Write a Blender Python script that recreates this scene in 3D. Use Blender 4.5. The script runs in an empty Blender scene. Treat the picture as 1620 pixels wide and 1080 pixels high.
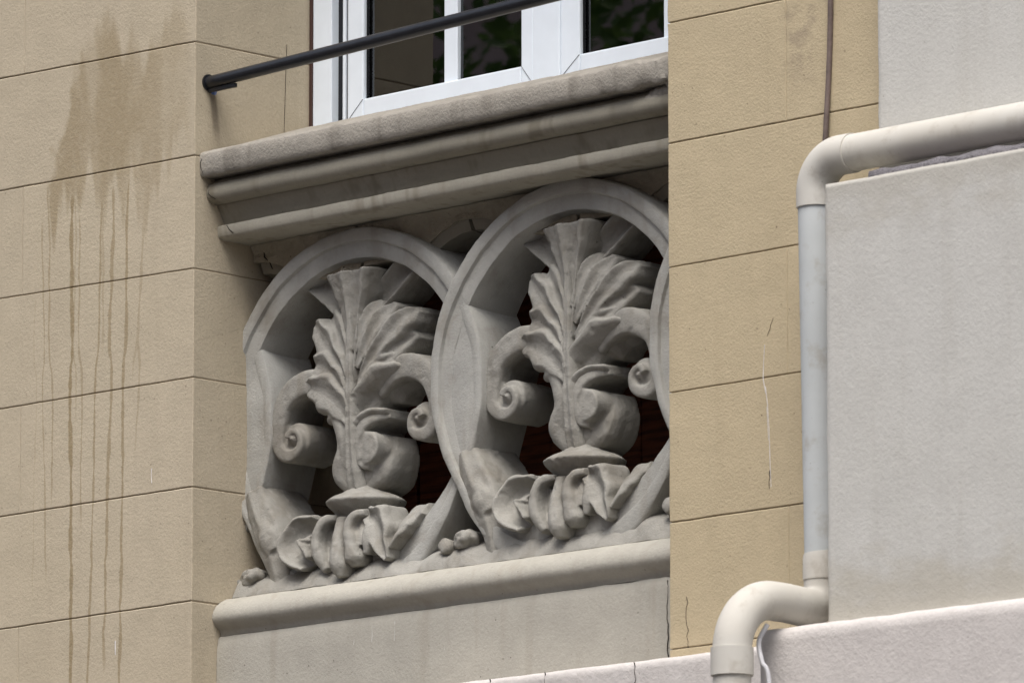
import bpy, bmesh, math, random
from mathutils import Vector, Matrix, noise
random.seed(7)
SC = bpy.context.scene
COL = SC.collection
R = math.radians

# ------------------------------------------------------------------ camera
FPX = 12309.0
PIT, YAW = R(9.98), R(44.75)
fw = Vector((-math.sin(YAW)*math.cos(PIT), math.cos(YAW)*math.cos(PIT), math.sin(PIT)))
rt = Vector((math.cos(YAW), math.sin(YAW), 0))
up = rt.cross(fw)
CAM = Vector((17.78505, -16.50914, -4.26641))
cd = bpy.data.cameras.new('camera')
cam = bpy.data.objects.new('camera', cd)
COL.objects.link(cam)
m = Matrix((rt, up, -fw)).transposed().to_4x4()
m.translation = CAM
cam.matrix_world = m
cd.sensor_width = 36
cd.lens = FPX/1620*36
cd.clip_end = 500
cd.dof.use_dof = True
cd.dof.focus_distance = 24.6
cd.dof.aperture_fstop = 7.1
SC.camera = cam

# ------------------------------------------------------------------ sky, sun, exposure
SUN_EL, SUN_AZ = R(63), R(32)      # high, from the street side
w = bpy.data.worlds.new('World')
SC.world = w
w.use_nodes = True
nt = w.node_tree
bg = nt.nodes['Background']
sky = nt.nodes.new('ShaderNodeTexSky')
sky.sky_type = 'NISHITA'
sky.sun_disc = False
sky.sun_elevation = SUN_EL
sky.sun_rotation = math.pi - SUN_AZ
sky.air_density = 1.0
sky.dust_density = 5.0
hs = nt.nodes.new('ShaderNodeHueSaturation')
hs.inputs['Saturation'].default_value = 0.62
nt.links.new(sky.outputs[0], hs.inputs['Color'])
nt.links.new(hs.outputs[0], bg.inputs[0])
bg.inputs[1].default_value = 0.092
sd = bpy.data.lights.new('sun', 'SUN')
sd.energy = 1.25
sd.angle = R(38)
sd.color = (1.0, 0.98, 0.96)
sun = bpy.data.objects.new('sun', sd)
COL.objects.link(sun)
sdir = Vector((math.sin(SUN_AZ)*math.cos(SUN_EL), -math.cos(SUN_AZ)*math.cos(SUN_EL), math.sin(SUN_EL)))
sun.rotation_euler = sdir.to_track_quat('Z', 'Y').to_euler()
sun.location = sdir*30
SC.view_settings.view_transform = 'Standard'
SC.view_settings.look = 'None'
SC.view_settings.exposure = 1.13
SC.view_settings.gamma = 1
SC.cycles.max_bounces = 6
SC.cycles.diffuse_bounces = 3
SC.cycles.glossy_bounces = 3
SC.cycles.transparent_max_bounces = 12
SC.cycles.caustics_reflective = False
SC.cycles.caustics_refractive = False


# ------------------------------------------------------------------ helpers
def tag(o, label=None, cat=None, group=None, kind=None):
    if label: o['label'] = label
    if cat: o['category'] = cat
    if group: o['group'] = group
    if kind: o['kind'] = kind
    return o


def empty(name, loc, label=None, cat=None, group=None):
    o = bpy.data.objects.new(name, None)
    o.empty_display_size = 0.1
    COL.objects.link(o)
    o.location = loc
    return tag(o, label, cat, group)


def link(name, me, mat=None, parent=None, loc=None):
    o = bpy.data.objects.new(name, me)
    COL.objects.link(o)
    if mat is not None and not me.materials: me.materials.append(mat)
    if parent is not None:
        o.parent = parent
        # children are written in world metres unless a local place is given
        o.location = loc if loc is not None else -Vector(parent.location)
    elif loc is not None:
        o.location = loc
    return o


def mesh_from(name, verts, faces, smooth=False, fix=True):
    me = bpy.data.meshes.new(name)
    me.from_pydata([tuple(v) for v in verts], [], faces)
    if fix:
        bm = bmesh.new(); bm.from_mesh(me)
        bmesh.ops.recalc_face_normals(bm, faces=bm.faces)
        bm.to_mesh(me); bm.free()
    if smooth:
        me.shade_smooth()
    me.update()
    return me


def wob(p, s, a):
    v = noise.noise_vector(Vector(p)*s)
    return v*a


def rough_box(x0, x1, y0, y1, z0, z1, res=0.04, amp=0.0012, bev=0.006, shear=0.0, nscale=14, round_edge=None):
    """box cut into a grid, edges softened, faces a little uneven; shear tilts its beds along x"""
    bm = bmesh.new()
    def cuts(a, b): return max(1, int(round((b-a)/res)))
    nx, ny, nz = min(cuts(x0, x1), 90), min(cuts(y0, y1), 12), min(cuts(z0, z1), 60)
    xs = [x0+(x1-x0)*i/nx for i in range(nx+1)]
    ys = [y0+(y1-y0)*i/ny for i in range(ny+1)]
    zs = [z0+(z1-z0)*i/nz for i in range(nz+1)]
    # pull a tight rim of loops next to each edge, for the softened arris
    def rim(l):
        mid = [q for q in l[1:-1] if l[0]+2.5*bev < q < l[-1]-2.5*bev]
        return [l[0], l[0]+bev, l[0]+2*bev]+mid+[l[-1]-2*bev, l[-1]-bev, l[-1]]
    xs, ys, zs = rim(xs), rim(ys), rim(zs)
    V = {}
    def vert(x, y, z):
        k = (round(x, 6), round(y, 6), round(z, 6))
        if k not in V:
            n = (x in (x0, x1)) + (y in (y0, y1)) + (z in (z0, z1))
            p = Vector((x, y, z))
            if n >= 2:                       # arris and corners drawn in
                c = 0.45*bev if n == 2 else 0.6*bev
                if x == x0: p.x += c
                if x == x1: p.x -= c
                if y == y0: p.y += c
                if y == y1: p.y -= c
                if z == z0: p.z += c
                if z == z1: p.z -= c
                p += wob(p+Vector((3, 1, 7)), 45, amp*1.2)
            p += wob(p, nscale, amp)
            if isinstance(shear, tuple): p.z += (shear[0]+(shear[1]-shear[0])*(z-z0)/(z1-z0))*x
            else: p.z += shear*p.x
            V[k] = bm.verts.new(p)
        return V[k]
    def sheet(A, B, f):
        for i in range(len(A)-1):
            for j in range(len(B)-1):
                bm.faces.new((f(A[i], B[j]), f(A[i+1], B[j]), f(A[i+1], B[j+1]), f(A[i], B[j+1])))
    for y in (y0, y1): sheet(xs, zs, lambda a, b: vert(a, y, b))
    for x in (x0, x1): sheet(ys, zs, lambda a, b: vert(x, a, b))
    for z in (z0, z1): sheet(xs, ys, lambda a, b: vert(a, b, z))
    bmesh.ops.recalc_face_normals(bm, faces=bm.faces)
    me = bpy.data.meshes.new('box')
    bm.to_mesh(me); bm.free()
    me.shade_smooth()
    return me


def box_into(bm, x0, x1, y0, y1, z0, z1):
    r = bmesh.ops.create_cube(bm, size=1, matrix=Matrix.Translation(((x0+x1)/2, (y0+y1)/2, (z0+z1)/2)) @ Matrix.Diagonal((x1-x0, y1-y0, z1-z0, 1)))
    return r['verts']


def sharp_box(x0, x1, y0, y1, z0, z1, bev=0.002, seg=2):
    bm = bmesh.new()
    box_into(bm, x0, x1, y0, y1, z0, z1)
    if bev:
        bmesh.ops.bevel(bm, geom=bm.edges[:], offset=bev, segments=seg, affect='EDGES', profile=0.5)
    me = bpy.data.meshes.new('box'); bm.to_mesh(me); bm.free()
    return me


def extrude_profile(prof, x0, x1, nx=90, amp=0.0015, slope=0.0, nscale=10, yback=None, wear=None):
    """moulding: closed (y, z) outline run along x"""
    verts, faces = [], []
    n = len(prof)
    for i in range(nx+1):
        x = x0+(x1-x0)*i/nx
        for (y, z) in prof:
            p = Vector((x, y, z+slope*(x-x0)))
            a = amp
            if wear: a *= wear(x, y, z)
            p += wob(p, nscale, a) + wob(p, nscale*4, a*0.5)
            p.x = x
            verts.append(p)
    for i in range(nx):
        for j in range(n):
            a, b = i*n+j, i*n+(j+1) % n
            faces.append((a, b, b+n, a+n))
    faces.append(tuple(range(n)))
    faces.append(tuple(range(nx*n, nx*n+n)))
    return mesh_from('moulding', verts, faces)


def smooth_by_angle(me, ang=40):
    me.shade_smooth()
    bm = bmesh.new(); bm.from_mesh(me)
    for e in bm.edges:
        if len(e.link_faces) == 2 and e.calc_face_angle(0) > R(ang): e.smooth = False
    bm.to_mesh(me); bm.free()
    return me


def catmull(pts, n):
    P = [Vector(p) for p in pts]
    P = [2*P[0]-P[1]] + P + [2*P[-1]-P[-2]]
    out = []
    k = len(P)-3
    for i in range(n+1):
        t = i/n*k
        j = min(int(t), k-1); t -= j
        a, b, c, d = P[j:j+4]
        out.append(0.5*((2*b)+(-a+c)*t+(2*a-5*b+4*c-d)*t*t+(-a+3*b-3*c+d)*t**3))
    return out


def lerp_list(l, s):
    t = s*(len(l)-1); j = min(int(t), len(l)-2); t -= j
    t = t*t*(3-2*t)*0.5+t*0.5
    return l[j]*(1-t)+l[j+1]*t


GUT = [(-1, -.030), (-.93, -.008), (-.78, .003), (-.55, -.003), (-.25, -.015), (0, -.020), (.25, -.015), (.55, -.003), (.78, .003), (.93, -.008), (1, -.030)]
DEEP = [(-1, -.035), (-.93, -.008), (-.82, .004), (-.6, -.012), (-.3, -.034), (0, -.042), (.3, -.034), (.6, -.012), (.82, .004), (.93, -.008), (1, -.035)]
CVX = [(-1, -.034), (-.9, -.016), (-.65, -.004), (-.3, .002), (0, .004), (.3, .002), (.65, -.004), (.9, -.016), (1, -.034)]
FLAT = [(-1, -.014), (-.88, -.003), (-.5, 0), (0, 0), (.5, 0), (.88, -.003), (1, -.014)]
STEM = [(-1, -.030), (-.75, -.008), (-.45, .004), (-.15, -.003), (0, -.004), (.15, -.003), (.45, .004), (.75, -.008), (1, -.030)]
SHEATH = [(-1, -.05), (-.95, -.018), (-.84, .000), (-.7, -.002), (-.5, -.020), (-.3, -.018), (-.1, -.004), (.05, .003), (.2, -.003), (.4, -.014), (.6, -.018), (.78, -.020), (.93, -.030), (1, -.05)]


def blade(bm, path, hw, prof, wback, n=22, k=1.0, mirror=1, scal=0.0, nsc=3):
    """a carved lobe: runs along path (u, v, w), half width hw, its front cut to prof, its body running back to wback.
    u right, v up, w towards the street."""
    pts = catmull(path, n)
    rings = []
    for i, p in enumerate(pts):
        a, b = pts[max(i-1, 0)], pts[min(i+1, n)]
        t = Vector((b.x-a.x, b.y-a.y)); t.normalize()
        nu, nv = -t.y, t.x
        h = lerp_list(hw, i/n)*(1+scal*math.cos(2*math.pi*nsc*i/n+2.2))
        kk = k*min(1.0, h/0.03)
        loop = []
        for (s, d) in prof:
            loop.append((p.x+nu*s*h, p.y+nv*s*h, p.z+d*kk))
        loop.append((p.x+nu*h, p.y+nv*h, wback))
        loop.append((p.x-nu*h, p.y-nv*h, wback))
        rings.append([bm.verts.new((mirror*u, -ww, v)) for (u, v, ww) in loop])
    m_ = len(rings[0])
    for i in range(n):
        for j in range(m_):
            a, b = rings[i][j], rings[i][(j+1) % m_]
            c, d = rings[i+1][(j+1) % m_], rings[i+1][j]
            bm.faces.new((a, b, c, d))
    bm.faces.new(rings[0]); bm.faces.new(rings[-1])


def bm_lathe(bm, prof, center, seg=40):
    """round body about a vertical axis; prof (radius, z)"""
    rr = []
    for (r, z) in prof:
        rr.append([bm.verts.new((center[0]+r*math.cos(2*math.pi*i/seg), center[1]+r*math.sin(2*math.pi*i/seg), z)) for i in range(seg)])
    for a, b in zip(rr[:-1], rr[1:]):
        for i in range(seg):
            bm.faces.new((a[i], a[(i+1) % seg], b[(i+1) % seg], b[i]))
    bm.faces.new(rr[0]); bm.faces.new(rr[-1])


def bm_disc_prism(bm, c, r, wf, wb, seg=28, mirror=1, dome=0.0):
    A = [bm.verts.new((mirror*(c[0]+r*math.cos(2*math.pi*i/seg)), -wf, c[1]+r*math.sin(2*math.pi*i/seg))) for i in range(seg)]
    B = [bm.verts.new((mirror*(c[0]+r*math.cos(2*math.pi*i/seg)), -wb, c[1]+r*math.sin(2*math.pi*i/seg))) for i in range(seg)]
    o = bm.verts.new((mirror*c[0], -wf-dome, c[1]))
    for i in range(seg):
        bm.faces.new((A[i], A[(i+1) % seg], B[(i+1) % seg], B[i]))
        bm.faces.new((A[i], A[(i+1) % seg], o))
    bm.faces.new(B)


def carve(bm, voxel=0.005, smooth=4, amp=0.0018):
    """fuse the overlapping pieces of one carved part into one worn solid"""
    bmesh.ops.recalc_face_normals(bm, faces=bm.faces)
    me = bpy.data.meshes.new('carving')
    bm.to_mesh(me); bm.free()
    o = bpy.data.objects.new('carving_tmp', me)
    COL.objects.link(o)
    r = o.modifiers.new('r', 'REMESH'); r.mode = 'VOXEL'; r.voxel_size = voxel
    s = o.modifiers.new('s', 'SMOOTH'); s.factor = 0.5; s.iterations = smooth
    dg = bpy.context.evaluated_depsgraph_get()
    out = bpy.data.meshes.new_from_object(o.evaluated_get(dg))
    bpy.data.objects.remove(o); bpy.data.meshes.remove(me)
    sd_ = Vector((random.random()*9, random.random()*9, random.random()*9))
    if amp:
        ns = [v.normal.copy() for v in out.vertices]
        for v, nn in zip(out.vertices, ns):
            q = v.co+sd_
            v.co += nn*(amp*noise.noise(q*16)+amp*0.8*noise.noise(q*45))
    out.shade_smooth()
    return out


def tube(path, r, seg=28, cap=True, smooth=True):
    P = [Vector(p) for p in path]
    verts, faces = [], []
    t0 = (P[1]-P[0]).normalized()
    ref = Vector((0, 0, 1)) if abs(t0.z) < 0.9 else Vector((1, 0, 0))
    nrm = (ref-t0*ref.dot(t0)).normalized()
    for i, p in enumerate(P):
        t = (P[min(i+1, len(P)-1)]-P[max(i-1, 0)]).normalized()
        nrm = (nrm-t*nrm.dot(t)).normalized()
        b = t.cross(nrm)
        rr = r[i] if isinstance(r, (list, tuple)) else r
        for j in range(seg):
            a = 2*math.pi*j/seg
            verts.append(p+(nrm*math.cos(a)+b*math.sin(a))*rr)
    for i in range(len(P)-1):
        for j in range(seg):
            a, b_ = i*seg+j, i*seg+(j+1) % seg
            faces.append((a, b_, b_+seg, a+seg))
    if cap:
        faces.append(tuple(range(seg))); faces.append(tuple(range((len(P)-1)*seg, len(P)*seg)))
    me = mesh_from('tube', verts, faces)
    return smooth_by_angle(me, 40) if smooth else me


def arc(c, a, b, rad, n=10, ang=90):
    """quarter bend: centre c, starts along unit a, ends along unit b"""
    c, a, b = Vector(c), Vector(a), Vector(b)
    return [c+a*rad*math.cos(R(ang)*i/n)+b*rad*math.sin(R(ang)*i/n) for i in range(n+1)]


def ribbon(pts, wd, axis='y', off=0.0):
    """hair crack or scratch: a thin wedge let into a face; pts in world"""
    V = [Vector(p) for p in pts]
    verts, faces = [], []
    for i, p in enumerate(V):
        t = (V[min(i+1, len(V)-1)]-V[max(i-1, 0)]).normalized()
        nrm = Vector((0, -1, 0)) if axis == 'y' else Vector((1, 0, 0))
        s = t.cross(nrm).normalized()*wd*(0.5+0.5*random.random())
        verts += [p-s, p+nrm*0.0012, p+s, p-nrm*0.004]
    for i in range(len(V)-1):
        for j in range(4):
            a, b = i*4+j, i*4+(j+1) % 4
            faces.append((a, b, b+4, a+4))
    faces.append((0, 1, 2, 3)); faces.append(tuple(len(verts)-4+k for k in range(4)))
    return mesh_from('crack', verts, faces)


def jag(a, b, n, amp):
    a, b = Vector(a), Vector(b)
    out = [a]
    for i in range(1, n):
        p = a.lerp(b, i/n)
        p.x += random.uniform(-amp, amp)
        out.append(p)
    return out+[b]


# ------------------------------------------------------------------ materials
class NG:
    def __init__(s, name):
        s.mat = bpy.data.materials.new(name); s.mat.use_nodes = True
        s.t = s.mat.node_tree; s.n = s.t.nodes
        s.bsdf = s.n['Principled BSDF']
        g = s.n.new('ShaderNodeNewGeometry'); s.pos = g.outputs['Position']; s.geo = g

    def set(s, sock, v):
        if isinstance(v, bpy.types.NodeSocket): s.t.links.new(v, sock)
        elif v is not None: sock.default_value = v

    def math(s, op, a, b=None, c=None, clamp=False):
        n = s.n.new('ShaderNodeMath'); n.operation = op; n.use_clamp = clamp
        for i, v in enumerate((a, b, c)):
            if v is not None: s.set(n.inputs[i], v)
        return n.outputs[0]

    def noise(s, scale, detail=3, rough=0.55, vec=None, dist=0.0, dim='3D'):
        n = s.n.new('ShaderNodeTexNoise'); n.noise_dimensions = dim
        if dim == '1D': s.set(n.inputs['W'], vec)
        else: s.set(n.inputs['Vector'], vec if vec is not None else s.pos)
        n.inputs['Scale'].default_value = scale; n.inputs['Detail'].default_value = detail
        n.inputs['Roughness'].default_value = rough; n.inputs['Distortion'].default_value = dist
        return n.outputs[0]

    def voro(s, scale, vec=None, feat='F1'):
        n = s.n.new('ShaderNodeTexVoronoi'); n.feature = feat
        s.set(n.inputs['Vector'], vec if vec is not None else s.pos)
        n.inputs['Scale'].default_value = scale
        return n.outputs['Distance']

    def scale(s, xyz, vec=None):
        n = s.n.new('ShaderNodeMapping'); s.set(n.inputs['Vector'], vec if vec is not None else s.pos)
        n.inputs['Scale'].default_value = xyz
        return n.outputs[0]

    def ramp(s, v, a, b, lo=0.0, hi=1.0):
        n = s.n.new('ShaderNodeMapRange'); n.interpolation_type = 'SMOOTHSTEP'
        s.set(n.inputs[0], v)
        n.inputs[1].default_value = a; n.inputs[2].default_value = b
        n.inputs[3].default_value = lo; n.inputs[4].default_value = hi
        return n.outputs[0]

    def mix(s, f, a, b):
        n = s.n.new('ShaderNodeMix'); n.data_type = 'RGBA'
        s.set(n.inputs[0], f)
        for i, v in ((6, a), (7, b)):
            s.set(n.inputs[i], (*v, 1) if isinstance(v, tuple) and len(v) == 3 else v)
        return n.outputs[2]

    def xyz(s):
        n = s.n.new('ShaderNodeSeparateXYZ'); s.t.links.new(s.pos, n.inputs[0])
        return n.outputs

    def bump(s, h, strength, dist, normal=None):
        n = s.n.new('ShaderNodeBump'); n.inputs['Strength'].default_value = strength
        n.inputs['Distance'].default_value = dist
        s.set(n.inputs['Height'], h)
        if normal is not None: s.t.links.new(normal, n.inputs['Normal'])
        return n.outputs[0]

    def done(s, col, rough=0.85, normal=None, spec=0.25, metal=0.0):
        s.set(s.bsdf.inputs['Base Color'], (*col, 1) if isinstance(col, tuple) else col)
        s.set(s.bsdf.inputs['Roughness'], rough)
        s.bsdf.inputs['Specular IOR Level'].default_value = spec
        s.bsdf.inputs['Metallic'].default_value = metal
        if normal is not None: s.t.links.new(normal, s.bsdf.inputs['Normal'])
        return s.mat


def stucco(name, c1, c2, speck, grain=130, gstr=0.5, gdist=0.004, pits=0.35, streak=0.25, streakcol=None, extra=None, mid=0.35, mott=0.5, moss=None):
    g = NG(name)
    big = g.ramp(g.noise(1.7, 2, .6), .35, .68)
    col = g.mix(g.math('MULTIPLY', big, mott), c1, c2)
    mraw = g.noise(9, 3, .65)
    med = g.ramp(mraw, .38, .66)
    dk = tuple(x*.82 for x in c1)
    col = g.mix(g.math('MULTIPLY', med, mid), col, dk)
    # rain streaks, long in z
    sv = g.scale((9, 9, .7))
    st = g.ramp(g.noise(1.6, 2, .6, sv), .52, .72)
    col = g.mix(g.math('MULTIPLY', st, streak), col, streakcol or tuple(x*.62 for x in c2))
    fine = g.noise(grain, 3, .7)
    col = g.mix(g.ramp(fine, .30, .75, .22, 0), col, tuple(x*.6 for x in c1))
    # specks of soot in the pores
    vn = g.n.new('ShaderNodeTexVoronoi'); g.set(vn.inputs['Vector'], g.pos); vn.inputs['Scale'].default_value = 62
    sep = g.n.new('ShaderNodeSeparateColor'); g.t.links.new(vn.outputs['Color'], sep.inputs[0])
    rad = g.ramp(sep.outputs[1], .2, 1, .05, .20)
    pall = g.math('MULTIPLY', g.math('LESS_THAN', vn.outputs['Distance'], rad), g.math('MULTIPLY', g.ramp(sep.outputs[0], .86, .90), g.ramp(mraw, .42, .62, .1, .8)))
    col = g.mix(g.math('MULTIPLY', pall, pits), col, speck)
    if moss:
        mn = g.noise(4.5, 4, .7, dist=.4)
        col = g.mix(g.math('MULTIPLY', g.ramp(mn, .49, .66), moss[1]), col, moss[0])
        col = g.mix(g.math('MULTIPLY', g.ramp(mn, .46, .34), moss[1]*.5), col, tuple(min(1, x*1.28) for x in c1))
    h = g.math('MULTIPLY_ADD', pall, -.5, g.math('MULTIPLY_ADD', g.noise(30, 2, .6), .55, g.math('MULTIPLY_ADD', mraw, .5, fine)))
    nrm = g.bump(h, gstr, gdist)
    oi = g.n.new('ShaderNodeObjectInfo')
    col = g.mix(g.ramp(oi.outputs['Random'], 0, 1, 0, .10), col, tuple(x*.6 for x in c1))
    if extra: col = extra(g, col)
    return g.done(col, .9, nrm, .18)


DRIPS = [  # x at z=-.25, half width, top, bottom, lean, strength
    (-.702, .0045, .45, -.70, -.03, .55), (-.668, .0050, .57, -.46, -.028, .60), (-.573, .0100, .53, -1.3, -.012, .95),
    (-.528, .0055, .45, -.56, -.02, .55), (-.460, .0060, .50, -1.3, .03, .75), (-.394, .0085, .52, -1.02, .02, .75),
    (-.325, .0080, .54, -1.3, .012, .80), (-.268, .0065, .50, -.34, .05, .42), (-.292, .005, .55, -.10, .08, .35),
    (-.750, .0040, .20, -.75, .0, .25), (-.43, .006, .6, .0, .0, .4), (-.56, .004, .55, -.2, .0, .4)]


def pier_stain(g, col):
    x, y, z = g.xyz()
    brown = (.275, .215, .125)
    zw = g.math('ADD', g.math('MULTIPLY', g.math('SUBTRACT', g.noise(2.6, 2, .5, z, dim='1D'), .5), .045),
                g.math('MULTIPLY', g.math('SUBTRACT', g.noise(14, 2, .5, z, dim='1D'), .5), .010))
    tot = None
    widn = g.ramp(g.noise(9, 3, .6), .3, .7, .35, 1.25)
    for i, (dx, hw, zt, zb, lean, s) in enumerate(DRIPS):
        xx = g.math('SUBTRACT', x, g.math('MULTIPLY_ADD', g.math('ADD', z, .25), lean, dx))
        xx = g.math('ADD', xx, g.math('MULTIPLY', zw, 1.0 if i % 2 else -.75))
        d = g.math('DIVIDE', g.math('ABSOLUTE', xx), g.math('MULTIPLY', widn, hw))
        d = g.ramp(d, .55, 1.25, s, 0)
        d = g.math('MULTIPLY', d, g.ramp(z, zt, zt+.05, 1, 0))
        d = g.math('MULTIPLY', d, g.ramp(z, zb-.03, zb+.10))
        d = g.math('MULTIPLY', d, .98)
        tot = d if tot is None else g.math('MAXIMUM', tot, d)
    # the broad wet patch at the top: runs down in tongues
    tv = g.scale((11, 1, .55))
    tong = g.noise(1.0, 2, .5, tv)
    edge = g.noise(6, 3, .65)
    lo = g.math('ADD', z, g.math('MULTIPLY', g.math('SUBTRACT', tong, .5), 1.1))      # ragged bottom
    hi = g.math('ADD', z, g.math('MULTIPLY', g.math('SUBTRACT', tong, .5), .5))
    m_ = g.math('MULTIPLY', g.ramp(lo, .50, .60), g.ramp(hi, .98, 1.08, 1, 0))
    # left limit leans: starts at x=-.69 low down, -.5 higher up
    xl = g.math('SUBTRACT', x, g.math('MULTIPLY_ADD', g.math('SUBTRACT', z, .65), .34, -.685))
    xl = g.math('ADD', xl, g.math('MULTIPLY', g.math('SUBTRACT', edge, .5), .22))
    m_ = g.math('MULTIPLY', m_, g.ramp(xl, 0, .035))
    xr = g.math('ADD', x, g.math('MULTIPLY', g.math('SUBTRACT', edge, .5), .35))
    core = g.math('MULTIPLY', m_, g.ramp(xr, -.34, -.04, 1.0, .50))
    blot = g.ramp(g.noise(1.0, 3, .5, g.scale((9, 1, 3.2))), .34, .55, .45, 1)
    core = g.math('MULTIPLY', core, blot)
    core = g.math('MULTIPLY', core, g.ramp(x, -.06, -.01, 1, 0))
    tot = g.math('MAXIMUM', tot, g.math('MULTIPLY', core, .70))
    front = g.ramp(y, .005, .02, 1, 0)
    tot = g.math('MULTIPLY', g.math('MULTIPLY', tot, front), g.ramp(g.noise(60, 3), .2, .6, .7, 1))
    col = g.mix(tot, col, brown)
    # dark streak below the rail plate, on the reveal
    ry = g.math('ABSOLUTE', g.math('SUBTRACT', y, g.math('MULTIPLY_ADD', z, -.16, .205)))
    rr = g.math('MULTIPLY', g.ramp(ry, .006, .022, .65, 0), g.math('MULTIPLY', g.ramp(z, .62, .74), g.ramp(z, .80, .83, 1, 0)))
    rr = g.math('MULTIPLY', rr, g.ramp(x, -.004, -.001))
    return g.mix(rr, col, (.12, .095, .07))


def right_stain(g, col):
    x, y, z = g.xyz()
    a = g.math('MULTIPLY', g.ramp(x, 2.53, 2.57), g.ramp(x, 2.66, 2.70, 1, 0))
    b = g.math('MULTIPLY', g.ramp(z, .36, .6), g.ramp(z, .66, .70, 1, 0))
    n = g.ramp(g.noise(14, 5, .7), .42, .62)
    f = g.math('MULTIPLY', g.math('MULTIPLY', a, b), g.math('MULTIPLY', n, .40))
    return g.mix(f, col, (.20, .16, .13))


M = {}
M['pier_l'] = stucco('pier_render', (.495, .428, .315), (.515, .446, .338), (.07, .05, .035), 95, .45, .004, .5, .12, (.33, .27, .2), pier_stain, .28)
M['pier_r'] = stucco('ochre_render', (.535, .448, .298), (.505, .42, .278), (.09, .065, .04), 125, .5, .0045, .9, .10, (.33, .25, .16), right_stain, .3)
M['joint'] = stucco('scored_joint', (.30, .24, .165), (.25, .20, .135), (.05, .04, .03), 120, .5, .004, .5, .1)
M['stone'] = stucco('cast_stone', (.345, .335, .302), (.275, .262, .228), (.04, .034, .028), 130, .65, .004, .9, .35, (.19, .165, .125), None, .5, .6, ((.17, .15, .12), .5))
M['ring'] = stucco('ring_stone', (.435, .432, .402), (.35, .338, .298), (.045, .038, .03), 130, .55, .004, .9, .3, (.22, .19, .145), None, .45, .5, ((.22, .195, .155), .4))
M['sill'] = stucco('sill_stone', (.335, .312, .27), (.27, .25, .212), (.03, .025, .02), 120, .6, .0045, 1, .45, (.13, .115, .095), None, .55)
M['cornice'] = stucco('cornice_stone', (.315, .295, .24), (.255, .235, .182), (.035, .03, .024), 100, .35, .003, .7, .5, (.15, .125, .085), None, .5)
M['fillet'] = stucco('fillet_stone', (.40, .378, .315), (.33, .308, .25), (.035, .03, .024), 100, .4, .003, .8, .5, (.17, .145, .10), None, .5)
M['dado'] = stucco('dado_stone', (.425, .405, .35), (.385, .37, .325), (.06, .05, .04), 100, .45, .004, .8, .35, (.30, .27, .215), None, .4)
M['spandrel'] = stucco('weathered_stone', (.44, .40, .31), (.27, .24, .18), (.012, .010, .008), 75, 1.0, .010, 1, .3, None, None, .8)
def block_dirt(g, col):
    x, y, z = g.xyz()
    n = g.noise(3.5, 4, .65, g.scale((1, 1, 2.6)))
    zz = g.math('MULTIPLY_ADD', g.math('SUBTRACT', n, .5), .55, z)
    f = g.math('MULTIPLY', g.ramp(zz, -1.2, -1.0, .40, 0), g.ramp(z, -1.26, -1.2))
    col = g.mix(f, col, (.36, .315, .225))
    zt = g.math('MULTIPLY_ADD', g.math('SUBTRACT', n, .5), -.5, z)
    f2 = g.math('MULTIPLY', g.ramp(zt, -.14, .03, 0, .4), g.ramp(z, .1, .2, 1, 0))
    return g.mix(f2, col, (.37, .34, .28))
M['block'] = stucco('pale_render', (.56, .552, .515), (.59, .585, .555), (.16, .14, .11), 105, .4, .004, .5, .22, (.45, .43, .385), block_dirt, .22)
M['ledge'] = stucco('ledge_render', (.585, .552, .525), (.615, .585, .56), (.13, .11, .10), 75, .5, .005, .6, .18, (.42, .385, .36), None, .25)
M['mortar'] = stucco('old_mortar', (.19, .18, .19), (.10, .095, .105), (.03, .03, .03), 45, 1, .012, 1, .1, None, None, .8)


def plain(name, col, rough=.5, spec=.4, metal=0.0, var=.1, bump=0.0, sc=20):
    g = NG(name)
    c = g.mix(g.ramp(g.noise(sc, 4, .6), .35, .7, 0, 1), col, tuple(x*(1-var) for x in col))
    return g.done(c, rough, g.bump(g.noise(sc*6, 3), bump, .002) if bump else None, spec, metal)


def pipe_mat(name='pipe_plastic', ca=(.505, .482, .43), cb=(.555, .54, .495)):
    g = NG(name)
    c = g.mix(g.ramp(g.noise(3, 4, .6), .35, .7), ca, cb)
    dirt = g.math('MULTIPLY', g.ramp(g.noise(11, 5, .7), .5, .72), .45)
    c = g.mix(dirt, c, (.33, .29, .235))
    sp = g.math('MULTIPLY', g.ramp(g.voro(38), .03, .1, 1, 0), g.ramp(g.noise(6), .5, .62))
    c = g.mix(g.math('MULTIPLY', sp, .6), c, (.12, .10, .08))
    return g.done(c, .8, g.bump(g.noise(70, 3), .12, .002), .25)


M['pipe'] = pipe_mat()
M['pipe_grey'] = pipe_mat('grey_pipe_plastic', (.46, .485, .485), (.52, .545, .545))
M['white'] = plain('window_upvc', (.80, .87, .94), .35, .45, 0, .05, 0, 6)
M['gasket'] = plain('black_gasket', (.012, .013, .016), .6, .3)
M['spacer'] = plain('alu_spacer', (.20, .25, .28), .45, .4, .3)
M['tape'] = plain('brown_tape', (.06, .030, .024), .7, .3)
M['iron'] = plain('black_paint', (.014, .015, .019), .32, .5, 0, .3, .15, 30)
M['blue'] = plain('blue_plug', (.10, .17, .42), .5, .4)
M['crack'] = plain('crack_dark', (.02, .017, .014), .95, .05)
M['chalk'] = plain('chalk_white', (.64, .62, .60), .9, .1, 0, .25, 0, 60)
M['chalk2'] = plain('lime_run', (.52, .505, .48), .9, .1, 0, .2, 0, 60)
M['cable'] = plain('cable_brown', (.17, .13, .115), .6, .3, 0, .35, .2, 25)
M['wire'] = plain('cable_white', (.6, .6, .62), .5, .3)
M['curtain'] = plain('reflection_sheet', (.62, .55, .46), .9, .1, 0, .15, 0, 9)  # for the added sheet behind the left pane, imitating a reflection
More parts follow.
